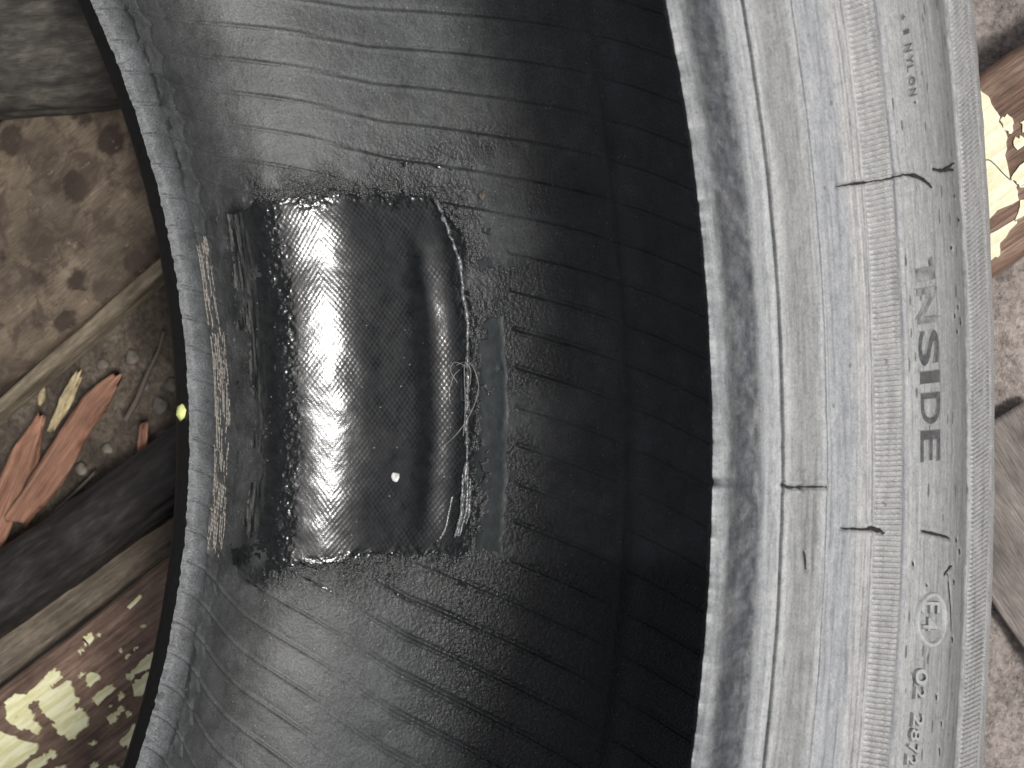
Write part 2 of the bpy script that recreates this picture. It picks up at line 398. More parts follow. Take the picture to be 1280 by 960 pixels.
seat = sst(.2136, .2143, R) * (1 - sst(.2165, .2172, R))
H += seat * (-.0003 + .0004 * fbm(PH * 45, S * 260, 4, 13)) + .0005 * np.exp(-((R - .2182) / .0011) ** 2)
H += 1.0 * toe_rag(PH) * np.exp(-S / .0012)
# the chip out of the bead toe and edge crumble
pc, rc = hit_out(894, 603)
H += -.0028 * np.exp(-((PH - pc) / .004) ** 2) * np.exp(-S / .002)
CRACKS = []
def add_crack(uv, wid=.0006): CRACKS.append((uv, wid))
add_crack([(1046, 233), (1060, 231), (1080, 228), (1100, 225), (1115, 222), (1128, 219)], .00055)
add_crack([(1128, 218), (1138, 219), (1148, 221), (1158, 227), (1165, 234)], .0009)
add_crack([(1166, 211), (1175, 213), (1184, 212), (1192, 212)], .0009); add_crack([(1180, 212), (1187, 208), (1193, 203)], .0008)
add_crack([(978, 606), (985, 609), (992, 609), (1001, 609)], .0011); add_crack([(998, 609), (1010, 608.5), (1022, 608.5), (1033, 609)], .0005)
add_crack([(1052, 661), (1066, 661), (1080, 662), (1090, 661)], .0005); add_crack([(1086, 660), (1094, 662), (1104, 666)], .0012)
add_crack([(1152, 664), (1162, 666), (1175, 669), (1187, 673)], .0007); add_crack([(1184, 716), (1186, 735), (1188, 760), (1189, 785)], .0006)
add_crack([(1180, 719), (1184, 712), (1190, 707)], .0008); add_crack([(1005, 689), (1006, 700), (1007, 712)], .0006)
add_crack([(1162, 325), (1163, 335), (1165, 350)], .0004)
for u, v, a in [(1197, 385, 7), (1193, 395, 6), (1200, 402, 9), (1196, 415, 6), (1199, 690, 8), (1195, 676, 6), (1190, 800, 9), (1192, 728, 7), (1176, 905, 7), (1174, 940, 10), (1170, 872, 7),
                (1200, 110, 6), (1193, 245, 5), (1198, 275, 5), (1189, 310, 5), (1144, 128, 3), (1141, 705, 6), (1158, 732, 4)]:
    add_crack([(u, v - a / 2), (u + .6, v), (u + .3, v + a / 2)], .0006)

for uv, wd in CRACKS:          # carve each crack with raised lips
    q = catmull(np.array([(lambda h_: (h_[0], float(PO.s_of_r(h_[1]))))(hit_out(u, v)) for u, v in uv]), 10)
    ii = np.where((ph > q[:, 0].min() - .01) & (ph < q[:, 0].max() + .01))[0]; jj = np.where((s > q[:, 1].min() - .002) & (s < q[:, 1].max() + .002))[0]
    if not len(ii) or not len(jj): continue
    sl = (slice(ii[0], ii[-1] + 1), slice(jj[0], jj[-1] + 1)); rr_ = R[sl].mean()
    dd = np.min(np.hypot((PH[sl][..., None] - q[:, 0]) * rr_, S[sl][..., None] - q[:, 1]), -1)
    H[sl] += -.0007 * np.exp(-(dd / .00045) ** 2) + .00022 * np.exp(-((dd - .0011) / .0006) ** 2)
sidewall = grid('sidewall', PO.P(PH, S, H), MS, tyre, wi=True, att={'sc': np.stack([PH * .25, S, 0 * S], -1), 'rr': (R - .2131) / .1169})
sidewall['label'] = 'dusty pale grey outer sidewall'

# --- fine ribbed band and slanted rib band (ribs too fine to pick apart: joined)
def band(name, r0, r1, pitch, slant, amp, rows, base, aspan=.62, split=None):
    st = pitch / 10.0; rm = (r0 + r1) / 2
    p = np.arange(-aspan, aspan, st / rm); q = np.linspace(PO.s_of_r(r0), PO.s_of_r(r1), rows)
    A, Q = np.meshgrid(p, q, indexing='ij'); t = (Q - q[0]) / (q[-1] - q[0])
    fr, _ = PO.rz(Q)
    w1 = A * rm / pitch + slant * t + .08 * fbm(A * 40, t * 2, 2, 3)
    if split:
        w1 = np.where(t < split, w1, A * rm / (pitch * .62) - slant * 1.2 * t)
    a = np.sin(w1 * 2 * math.pi)
    h = base + amp * (np.tanh((a + .62) * 3.5) - .55) * (.85 + .5 * fbm(A * 70, t * 3, 2, 6))
    if split: h = np.where(t < split, h, base + .45 * (h - base)) - .0007 * np.exp(-((t - split) / .025) ** 2)
    edge = np.minimum(t, 1 - t); h = h * sst(0, .06, edge) - .0004 * (1 - sst(0, .05, edge))
    o = grid(name, PO.P(A, Q, h), MS, sidewall, att={'sc': np.stack([A * .25, Q, 0 * Q], -1), 'rr': (fr - .2131) / .1169})
    o['kind'] = 'stuff'; return o
band('ribbed_band', .2478, .2574, .00125, 0., .00050, 14, .0001)
band('slanted_rib_band', .2909, .3075, .00118, -3.4, .00040, 34, .0007, split=.74)

# --- raised lettering
def glyph(ch):
    cu = bpy.data.curves.new('glyph', 'FONT'); cu.body = ch; cu.size = 1; cu.extrude = .5; cu.offset = .012 if ch in 'INSDE' else (0. if ch in '1+' else .01); cu.resolution_u = 5
    ob = bpy.data.objects.new('glyph', cu); col.objects.link(ob)
    dg = bpy.context.evaluated_depsgraph_get(); me = ob.evaluated_get(dg).to_mesh()
    v = np.array([q.co[:] for q in me.vertices]); f = [list(q.vertices) for q in me.polygons]
    ob.evaluated_get(dg).to_mesh_clear(); bpy.data.objects.remove(ob); bpy.data.curves.remove(cu)
    lo = v.min(0); hi = v.max(0); v = (v - lo) / np.maximum(hi - lo, 1e-6)
    return v, f
GC = {}
def letter(ch, u0, u1, v0, v1, mat, hgt):
    if ch not in GC: GC[ch] = glyph(ch)
    v, f = GC[ch]
    um = (u0 + u1) / 2; vm = (v0 + v1) / 2
    pa, _ = hit_out(um, v0); pb, _ = hit_out(um, v1); _, ra = hit_out(u0, vm); _, rb = hit_out(u1, vm)
    phi = pa + (pb - pa) * v[:, 0]; r = ra + (rb - ra) * v[:, 1]
    h = np.where(v[:, 2] > .5, hgt, -.0004)
    fl = np.where(v[:, 2] > .5, 0., .00035); w_l = abs(pb - pa) * ra; h_l = abs(rb - ra)
    phi = phi + np.sign(v[:, 0] - .5) * fl / ra * np.sign(pb - pa) * (np.abs(v[:, 0] - .5) > .3); r = r + np.sign(v[:, 1] - .5) * fl * (np.abs(v[:, 1] - .5) > .3)
    X = PO.P(phi, PO.s_of_r(r), h)
    me = bpy.data.meshes.new('letter'); me.from_pydata(X.tolist(), [], f); me.update()
    bm = bmesh.new(); bm.from_mesh(me); bmesh.ops.remove_doubles(bm, verts=bm.verts, dist=1e-7); bmesh.ops.recalc_face_normals(bm, faces=bm.faces); bm.to_mesh(me); bm.free()
    o = new_obj('letter', me, mat, sidewall); me.materials.append(M_LET2 if mat is M_PALE else M_PALE)
    nn_ = [p_.normal for p_ in me.polygons]
    for p_ in me.polygons: p_.material_index = 0 if abs(p_.normal.z) > .8 else 1
    o['label'] = 'raised character ' + ch; return o
for a in [('I', 1141, 1166, 335, 351), ('N', 1143, 1169, 360, 404)]: letter(*a, M_LET2, .0006)
for a in [('S', 1145, 1171, 413, 457), ('I', 1147, 1172, 464, 479), ('D', 1148, 1172.5, 491, 530), ('E', 1147.5, 1172.5, 538, 577)]: letter(*a, M_LET, .0006)
for a in [('+', 1123.5, 1129.5, 18, 25), ('1', 1126, 1134, 37, 43), ('N', 1128, 1138, 55, 65), ('Y', 1130, 1139, 70, 80), ('L', 1131, 1140, 82, 90),
          ('O', 1133, 1142, 96, 107), ('N', 1134.5, 1143.5, 111, 120)]: letter(*a, M_LET, .00055)
for a in [('E', 1149, 1171, 752, 766), ('4', 1151, 1168, 772, 788), ('0', 1141, 1156, 836, 856), ('2', 1141, 1153, 859, 873), ('2', 1138, 1151, 892, 908),
          ('8', 1135, 1147, 911, 926), ('7', 1132, 1145, 930, 941), ('2', 1130, 1143, 944, 956)]: letter(*a, M_PALE, .0008)
# approval ring
pA, rA = hit_out(1161, 741); pB, rB = hit_out(1161, 808); _, r0 = hit_out(1143, 775); _, r1 = hit_out(1180, 775)
aa = np.linspace(0, 2 * math.pi, 72, endpoint=False); cs = np.array([(.82, -.0003), (.86, .0008), (.90, .0010), (.97, .0010), (1.01, .0008), (1.05, -.0003)])
A, K = np.meshgrid(aa, np.arange(6), indexing='ij'); rad = cs[:, 0][K]; hh = cs[:, 1][K] + .0001 * fbm(A * 5, K * .5, 2)
o = grid('emblem_ring', PO.P((pA + pB) / 2 + np.abs(pB - pA) / 2 * rad * np.cos(A), PO.s_of_r((r0 + r1) / 2 + (r1 - r0) / 2 * rad * np.sin(A)), hh), M_PALE, sidewall, wi=True)

# --- cracks
def ribbon(name, prof, pts, wid, h, mat, parent, jit=.25):
    q = catmull(np.array(pts), 14); n = len(q); t = np.linspace(0, 1, n)
    rad = np.interp(q[:, 1], prof.L, prof.q[:, 0])
    xy = np.stack([q[:, 0] * rad, q[:, 1]], 1); d = np.gradient(xy, axis=0); d /= np.maximum(np.hypot(*d.T), 1e-9)[:, None]
    nn = np.stack([-d[:, 1], d[:, 0]], 1)
    xy = xy + nn * (wid * jit * fbm(t * n / 4, t * 0 + random.random() * 50, 2))[:, None]
    wd = wid * (.35 + .65 * np.sin(np.clip(t, .03, .97) * math.pi) ** .5) * (1 + .7 * fbm(t * n / 5, t * 0 + random.random() * 50, 3))
    K = np.array([-1, -.5, 0, .5, 1]); Y = xy[:, None, :] + nn[:, None, :] * (K[None, :] * wd[:, None] / 2)[..., None]
    sb0, sb1 = PO.s_of_r(.2476), PO.s_of_r(.2576)
    hv_ = np.where((q[:, 1] > sb0) & (q[:, 1] < sb1), h + .0004, h)
    hh = hv_[:, None] * (1 - .9 * K ** 2)[None, :] + 0 * Y[..., 0] + .00001
    return grid(name, prof.P(Y[..., 0] / rad[:, None], Y[..., 1], hh), mat, parent)
def crack(uv, wid=.0006):
    pts = []
    for u, v in uv:
        p, r = hit_out(u, v); pts.append((p, float(PO.s_of_r(r))))
    return ribbon('crack', PO, pts, wid, .00012, M_CRACK, sidewall)
for uv, wd in CRACKS: crack(uv, wd)

# --- inner liner: one skin round the whole cavity
PHI0, PHI1, SA, SB, SC = -.127, .281, .026, .0575, .1105     # the cut-out: phi range, buffed flank, bare fabric
def edge_noise(PH, S): return .016 * fbm(PH * 28, S * 120, 5, 31)
def phi_top(S): return .292 - .033 * np.clip((S - .026) / .083, 0, 1.2) ** 1.6
def phi_bot(S): return -.160 + .042 * np.clip((S - .026) / .084, 0, 1.2)
def patch_mask(PH, S):
    e = edge_noise(PH, S)
    return np.minimum.reduce([PH - phi_bot(S) + e, phi_top(S) - PH + e, (S - SA) / .3 + e, (SC + .0015 - .006 * sst(.2, .28, PH) - S) / .3 + e])   # rad, >0 inside
VS = lambda S: np.where(S < .095, 1.52 * S, 1.52 * .095 + 1.0 * (S - .095))
VP = 2 * math.pi / 155
ph = phis(.66, .0014, 160); s = np.r_[np.arange(0, .205, .00046), np.linspace(.205, PL.len, 60)]
PH, S = np.meshgrid(ph, s, indexing='ij')
pm = patch_mask(PH, S)
def liner_h(PH, S, pm):
    v = (PH + VS(S) - .0135) / VP; v = v - np.round(v); dv = v * VP * .3 + .0002 * fbm(PH * 30, S * 80, 2, 44)
    fade = (1 - .75 * np.exp(-((S - .164) / .005) ** 2)) * sst(0, .002, S) * sst(-.002, .02, -pm)
    vis = .6 + .9 * np.clip(fbm(PH * 13, S * 30, 3, 47) + .35, 0, 1)
    tread = sst(.06, .10, S)
    hv = tread * 1.5 * (.00034 * np.exp(-(dv / .0007) ** 2) - .00026 * np.exp(-((dv + .0012) / .0006) ** 2)) + (1 - tread) * (-.00055 * np.exp(-(dv / .00045) ** 2) + .0001 * np.exp(-((dv - .0011) / .0009) ** 2))
    film = sst(-.13, -.12, PH) * (1 - sst(.235, .245, PH)) * sst(.1105, .1122, S) * (1 - sst(.1268, .128, S))
    h = hv * fade * vis * (1 - .9 * film)
    h += .00009 * fbm(PH * 170, S * 560, 3, 51) + .0005 * fbm(PH * 14, S * 42, 3, 55)
    # pinch along the tread centre
    h += .0010 * np.exp(-((S - .1690 - .0012 * fbm(PH * 8, PH * 0, 2)) / .0042) ** 2) - .00014 * np.exp(-((S - .1640) / .0012) ** 2)
    # scalloped fold where flank meets bead filler
    sc = np.abs(((PH + VS(S)) / VP) % 1 - .5) * 2
    fold = np.exp(-((S - .0175 - .0045 * sc ** 2 - .002 * fbm(PH * 12, PH * 0, 2, 3)) / .0014) ** 2)
    h += .0009 * (fbm(PH * 16, PH * 0 + 9, 2, 33) + .6) * fold * sst(0, .05, -pm)
    h += -.0005 * np.exp(-((S - .011 - .003 * fbm(PH * 9, PH * 0 + .5, 3, 61)) / .0018) ** 2) * (fbm(PH * 90, S * 400, 3, 62) + .5)
    # smeared sealant round the cut-out
    ring = np.exp(-(np.clip(-pm, 0, 9) / .022) ** 2) * sst(.018, .034, S) * sst(-.005, .005, -pm)
    h += ring * (.0009 * np.clip(fbm(PH * 150, S * 520, 4, 71) + .05, 0, 1) + .0001)
    h += -.0009 * sst(-.010, .010, pm) * sst(.030, .052, S + .02 * fbm(PH * 18, S * 60, 3, 95))
    return h, ring
H, ring = liner_h(PH, S, pm)
H = H - 0 * PH
near = PL.len - S
H += -toe_rag(PH) * np.exp(-near / .0012) * 0
dist = np.clip(-pm, 0, 9)
smear = fbm(PH * 22, S * 70, 4, 91)
wet_and_shade = np.exp(-(dist / .055) ** 2) * sst(-.2, .2, smear + .35 - dist * 3) * sst(.024, .046, S + .02 * fbm(PH * 18, S * 60, 3, 95))
wet_and_shade = np.maximum(wet_and_shade, .95 * np.exp(-((np.clip(np.maximum(S - SC, 0) / .3, 0, 9)) / .15) ** 2) * sst(SC - .01, SC, S) * sst(-.14, -.10, PH) * (1 - sst(.30, .36, PH)) * sst(-.45, .1, smear))
# sealant run below and right of the patch, then painted shade over it
wet_and_shade = np.maximum(wet_and_shade, .85 * sst(.085, .125, S) * (1 - sst(.17, .2, S)) * sst(-.42, -.22, PH) * (1 - sst(-.13, -.1, PH)) * sst(-.25, .2, smear))
low_shade = .92 * sst(.082, .112, S + .03 * fbm(PH * 10, S * 30, 4, 93) + .03 * np.clip(-.16 - PH, -.05, .3) * -1) * (1 - sst(-.13, -.09, PH)) * sst(-.9, -.7, PH)  # shade of the lower-right liner put into the colour, over the sealant
wet_and_shade = np.maximum(wet_and_shade, low_shade)
crumb = np.exp(-((S - .0105 - .003 * fbm(PH * 9, PH * 0 + .5, 3, 61)) / .0022) ** 2) * sst(-.05, .2, fbm(PH * 70, S * 260, 4, 63)) * (sst(.33, .38, PH) + (1 - sst(-.27, -.2, PH)))
# outer toe vertices must meet the sidewall's toe
toe = 1.0 * toe_rag(PH) + -.0028 * np.exp(-((PH - pc) / .004) ** 2)
V = PL.P(PH, S, H)
sw_toe = PO.P(ph, np.zeros_like(ph), (toe_rag(ph) - .0028 * np.exp(-((ph - pc) / .004) ** 2)) + .0)
off = sw_toe - PL.P(ph, np.full_like(ph, PL.len), 0 * ph)
V = V + off[:, None, :] * np.exp(-(near / .006) ** 2)[..., None] + (PL.P(PH, S, 0) - PL.P(PH, S, H)) * np.exp(-near / .002)[..., None]
liner = grid('inner_liner', V + radial(PH, -far_rag(PH) * np.exp(-S / .0016)), ML, tyre, wi=True, att={'sc': np.stack([PH * .3, S, 0 * S], -1), 'wet_and_shade': np.clip(wet_and_shade, 0, 1), 'crumb': np.clip(crumb, 0, 1)})
liner['label'] = 'dark grey inner liner with slanting vent lines'

# --- bare cord fabric in the cut-out
p = np.arange(-.178, .308, .00062); s = np.arange(SA - .002, SC + .003, .0002)
PH, S = np.meshgrid(p, s, indexing='ij')
x = PH * .29
wa = x / .0021 + S / .0015; wb = x / .0021 - S / .0015
weave = np.cos(2 * math.pi * wa * .92) + np.cos(2 * math.pi * wb * .92) + .35 * np.cos(2 * math.pi * (x / .0062 + S / .005 + .3 * fbm(PH * 20, S * 60, 2, 99)))
thick = sst(-.12, .22, fbm(PH * 26, S * 90, 4, 101) + .06)                  # where sealant leaves the weave visible
inside = sst(SB - .004, SB + .002, S) * sst(.0, .012, patch_mask(PH, S))
h = -.00022 + .000009 * weave * (.35 + .65 * thick) * inside + .00004 * fbm(PH * 200, S * 700, 3, 103) * (1.6 - 1.5 * inside)
h += .0005 * fbm(PH * 14, S * 42, 3, 55) + .00007 * fbm(PH * 55, S * 170, 3, 77)
h += .0007 * np.exp(-((S - .0985 - .0022 * np.cos((PH - .08) * 9)) / .0042) ** 2) * sst(-.12, -.07, PH) * (1 - sst(.17, .26, PH))      # long swelling beside the cut
h += -.00016 * np.exp(-((S - .1055 - .0022 * np.cos((PH - .08) * 9)) / .0032) ** 2)
h += (1 - inside) * (.0004 * np.clip(fbm(PH * 60, S * 200, 4, 107), 0, 1) + .00022 * fbm(PH * 230, S * 800, 3, 109))
buff = (1 - sst(SA + .008, SA + .022, S)) * sst(PHI0 - .01, PHI0 + .03, PH)
patch = grid('cord_fabric', PL.P(PH, S, h), MP, tyre, att={'sc': np.stack([PH * .3, S, 0 * S], -1), 'buff': buff})
patch['label'] = 'glossy black bare cord fabric in the cut-out'

# --- cement film strip
p = np.arange(-.127, .243, .0016); s = np.linspace(.1118, .1272, 60)
PH, S = np.meshgrid(p, s, indexing='ij')
e = np.minimum.reduce([(PH + .125), (.238 - PH), (S - .1122) / .3, (.1268 - S) / .3]) + .003 * fbm(PH * 60, S * 200, 3, 111)
brk = sst(.05, .2, PH) * (fbm(PH * 40, S * 130, 4, 113) + .05) * 3
h = .0002 - .0014 * sst(.014, -.010, e) - .0020 * sst(.05, .35, brk) + .0006 * fbm(PH * 14, S * 42, 3, 55) * .85 + .00008 * fbm(PH * 90, S * 300, 3, 117)
o = grid('cement_film', PL.P(PH, S, h), M_FILM, tyre); o['label'] = 'matt green grey strip of rubber cement'

# --- tubes laid on the liner
def tube_on(name, prof, pts, rad, lift, mat, parent, ring=7, n=12, mod=None, jit=0., seed=0):
    q = catmull(np.array(pts, float), n); t = np.linspace(0, 1, len(q))
    lf = np.full(len(q), lift) if np.isscalar(lift) else np.interp(t, np.linspace(0, 1, len(lift)), lift)
    C = prof.P(q[:, 0], q[:, 1] + jit * fbm(t * 40, t * 0 + seed, 3, seed), lf)
    return tube(name, C, rad, mat, parent, ring, mod)
def tube(name, C, rad, mat, parent, ring=7, mod=None):
    T = np.gradient(C, axis=0); T /= np.linalg.norm(T, axis=1)[:, None]
    up = np.array([.3, .2, .93]); B = np.cross(T, up); B /= np.linalg.norm(B, axis=1)[:, None]; N = np.cross(B, T)
    a = np.linspace(0, 2 * math.pi, ring, endpoint=False); t = np.linspace(0, 1, len(C))
    r = (rad * np.ones(len(C))) * (mod(t) if mod else 1)
    V = C[:, None, :] + r[:, None, None] * (np.cos(a)[None, :, None] * N[:, None, :] + np.sin(a)[None, :, None] * B[:, None, :])
    return grid(name, V, mat, parent, wj=True, caps=True)
# bare bead cords
for k in range(15):
    s0 = .0096 + .00082 * k
    a, b = .272 - .012 * random.random(), -.150 + .02 * random.random()
    if k > 11: a -= .12
    n = int((a - b) * .22 / .00032)
    t = np.linspace(0, 1, n); q = a + (b - a) * t
    ss = s0 + .0011 * fbm(t * 7, t * 0 + k * 3.1, 2, 121) + .0012 * np.sin(t * math.pi) - .0009
    sink = fbm(t * 16, t * 0 + k * 5.7, 3, 131)
    C = PL.P(q, ss, .00003 - .0007 * sst(-.14, .16, sink) + .0005 * fbm(q * 14, ss * 42, 3, 55))
    rad = .00027 + .00007 * np.sin(q * .22 / .0014 * 2 * math.pi + k)
    tube('bare_cord', C, rad, M_CORD, tyre, 6)
# glossy bead of sealant along the cut
cut = [hit_lin(*q) for q in [(547, 250), (556, 275), (566, 300), (574, 328), (578, 360), (583, 400), (584, 440), (585, 480), (584, 520), (582, 560), (581, 600), (578, 640), (573, 670)]]
tube_on('sealant_bead', PL, cut, .0006, [.0003, .0001, .0002, -.0002, -.0006, -.0003, .0002, -.0001, .0003, .0001, -.0004, -.0002, .0001, -.0001, .0002, .0003], M_EDGE, tyre, 8, 26, lambda t: 1 + 1.1 * fbm(t * 70, t * 0 + 2.2, 3, 141), .0006, 3)
for k, (du, y0, y1) in enumerate([(-3, 592, 672), (2, 588, 668), (6, 598, 655)]):
    ys = np.linspace(y0, y1, 6); tube_on('sealant_strand', PL, [hit_lin(np.interp(y, [590, 640, 672], [583, 580, 573]) + du, y) for y in ys], .0005, .0008, M_EDGE, tyre, 7, 14, lambda t: (.5 + .6 * np.sin(np.clip(t, .02, .98) * math.pi)) * (1 + .5 * fbm(t * 30, t * 0 + k, 2, 5)), .0003, k)
tube_on('sealant_strand', PL, [hit_lin(*q) for q in [(564, 620), (562, 640), (556, 660), (550, 674)]], .00033, .0001, M_EDGE, tyre, 7, 14)
# loose fibres caught on the cut
for pts, lf in [([(573, 478), (566, 462), (572, 452), (580, 456)], [.001, .004, .005, .001]), ([(577, 458), (590, 452), (600, 470), (601, 490), (590, 520), (570, 545), (550, 560)], [.001, .005, .006, .005, .004, .003, .0006]),
                ([(576, 462), (568, 470), (564, 490), (565, 505)], [.001, .003, .003, .001]), ([(580, 455), (583, 480), (582, 510), (581, 545)], [.0012, .0016, .0014, .001]), ([(572, 456), (584, 452), (592, 462), (588, 480)], [.001, .004, .004, .001])]:
    tube_on('fibre', PL, [hit_lin(*q) for q in pts], .00012, lf, M_FIB, tyre, 5, 12)

# --- far outer face and tread
ph = phis(.66, .0014, 160)
s = np.linspace(0, PF.len, 90); PH, S = np.meshgrid(ph, s, indexing='ij')
H = .00015 * fbm(PH * 60, S * 200, 3, 151) * sst(0, .003, PF.len - S)
o = grid('far_sidewall', PF.P(PH, S, H) + radial(PH, -far_rag(PH) * np.exp(-(PF.len - S) / .0016)), M_BLACK, tyre, wi=True); o['label'] = 'clean black bead and outer sidewall of the far side'
s = np.linspace(0, PT.len, 160); ph = np.linspace(0, 2 * math.pi, 720, endpoint=False); PH, S = np.meshgrid(ph, s, indexing='ij')
H = 0 * S
for c0 in (.045, .077, .109, .141): H -= .005 * np.exp(-((S - c0) / .0032) ** 4)
for a0, b0 in ((-.01, .04), (.05, .072), (.083, .104), (.115, .136), (.146, .2)):
    lat = np.abs(((PH * 72 / (2 * math.pi) + S * 18) % 1) - .5); H -= .003 * (lat > .42) * ((S > a0) & (S < b0)) * sst(0, .006, np.minimum(S, PT.len - S))
grid('tread', PT.P(PH, S, H)[:, ::-1][::1], M_BLACK, tyre, wi=True)
# make sure the tread faces outwards
bm = bmesh.new(); tr = bpy.data.objects['tread']; bm.from_mesh(tr.data)
bm.faces.ensure_lookup_table()
f = bm.faces[0]; c = f.calc_center_median()
if (c + Vector(X0.tolist())).xy.dot(f.normal.xy) < 0: bmesh.ops.reverse_faces(bm, faces=bm.faces)
bm.to_mesh(tr.data); bm.free()

# ================================================================== TIMBER AND DEBRIS
def sweep(name, A, B, prof_pts, mat, zc, amp=.0006, n=150, clip=None, seed=0, bow=0., parent=None, gsc=1.):
    """a length of timber from A to B (ground xy); prof_pts = closed cross-section (across, up)"""
    A = np.array(A); B = np.array(B); L = np.linalg.norm(B - A); d = (B - A) / L; nrm = np.array([-d[1], d[0]])
    pp = np.array(prof_pts); pp = np.vstack([pp, pp[:1]]); l = np.r_[0, np.hypot(*np.diff(pp, axis=0).T).cumsum()]
    m = 90; q = np.linspace(0, l[-1], m, endpoint=False); W = np.interp(q, l, pp[:, 0]); Z = np.interp(q, l, pp[:, 1])
    dW = np.roll(W, -1) - np.roll(W, 1); dZ = np.roll(Z, -1) - np.roll(Z, 1); nl = np.maximum(np.hypot(dW, dZ), 1e-9); nW, nZ = dZ / nl, -dW / nl
    t = np.linspace(0, L, n); Tt, Q = np.meshgrid(t, q, indexing='ij')
    hh = amp * (fbm(Tt * 14, Q * 260, 3, seed) + .6 * fbm(Tt * 90, Q * 700, 2, seed + 5)) + amp * 1.5 * fbm(Tt * 12, Q * 30, 3, seed + 9)
    w_ = W[None] + nW[None] * hh; z_ = Z[None] + nZ[None] * hh + zc + bow * np.sin(Tt / L * math.pi)
    if clip is not None:
        lim = np.clip((clip - A[0] - nrm[0] * w_) / d[0], .01, L) if d[0] > 0 else np.full_like(w_, L)
        Tt2 = Tt / L * np.minimum(lim, L)
    else: Tt2 = Tt
    V = np.stack([A[0] + d[0] * Tt2 + nrm[0] * w_, A[1] + d[1] * Tt2 + nrm[1] * w_, z_], -1)
    o = grid(name, V, mat, parent, wj=True, caps=True, att={'gc': np.stack([Tt2 * gsc, Q * gsc, 0 * Q], -1)})
    bm = bmesh.new(); bm.from_mesh(o.data); bmesh.ops.recalc_face_normals(bm, faces=bm.faces); bm.to_mesh(o.data); bm.free()
    return o
def rrect(w0, w1, t, r):
    o = []
    for cx, cy, a0 in ((w1 - r, t - r, 0), (w0 + r, t - r, 90), (w0 + r, r, 180), (w1 - r, r, 270)):
        for a in np.linspace(a0, a0 + 90, 7): o.append((cx + r * math.cos(math.radians(a)), cy + r * math.sin(math.radians(a))))
    return o
def circ(r, k=1.): return [(r * math.cos(a), r * k * math.sin(a) + r * k) for a in np.linspace(0, 2 * math.pi, 48, endpoint=False)]
def ext(a, b, e0, e1):
    a = np.array(a[:2]); b = np.array(b[:2]); d = (b - a) / np.linalg.norm(b - a); return a - d * e0, b + d * e1
def poly_solid(name, pts, z0, z1, mat, parent=None, jit=.0, sub=3, tilt=(0, 0), axis=None):
    P = np.array(pts)[:, :2]; o = []
    for i in range(len(P)):
        a, b = P[i], P[(i + 1) % len(P)]
        for t in range(sub): o.append(a + (b - a) * t / sub + (rng.normal(size=2) * jit if t else 0))
    o = np.array(o); n = len(o); c = o.mean(0)
    zt = lambda q: tilt[0] * (q[0] - c[0]) + tilt[1] * (q[1] - c[1])
    vs = [(q[0], q[1], z0 + zt(q)) for q in o] + [(q[0], q[1], z1 + zt(q)) for q in o]
    fs = [list(range(n, 2 * n)), list(range(n))[::-1]] + [[i, (i + 1) % n, n + (i + 1) % n, n + i] for i in range(n)]
    me = bpy.data.meshes.new(name); me.from_pydata(vs, [], fs)
    bm = bmesh.new(); bm.from_mesh(me); bmesh.ops.recalc_face_normals(bm, faces=bm.faces)
    bmesh.ops.triangulate(bm, faces=[f for f in bm.faces if len(f.verts) > 4]); bm.to_mesh(me); bm.free()
    at = me.attributes.new('gc', 'FLOAT_VECTOR', 'POINT')
    L = o[np.argmax(np.linalg.norm(o - c, axis=1))] - c; L = (L if axis is None else axis); L = L / np.linalg.norm(L); Nn = np.array([-L[1], L[0]])
    at.data.foreach_set('vector', np.array([[(np.array(v[:2]) - c) @ L, (np.array(v[:2]) - c) @ Nn, v[2]] for v in vs], dtype=np.float32).ravel())
    return new_obj(name, me, mat, parent)

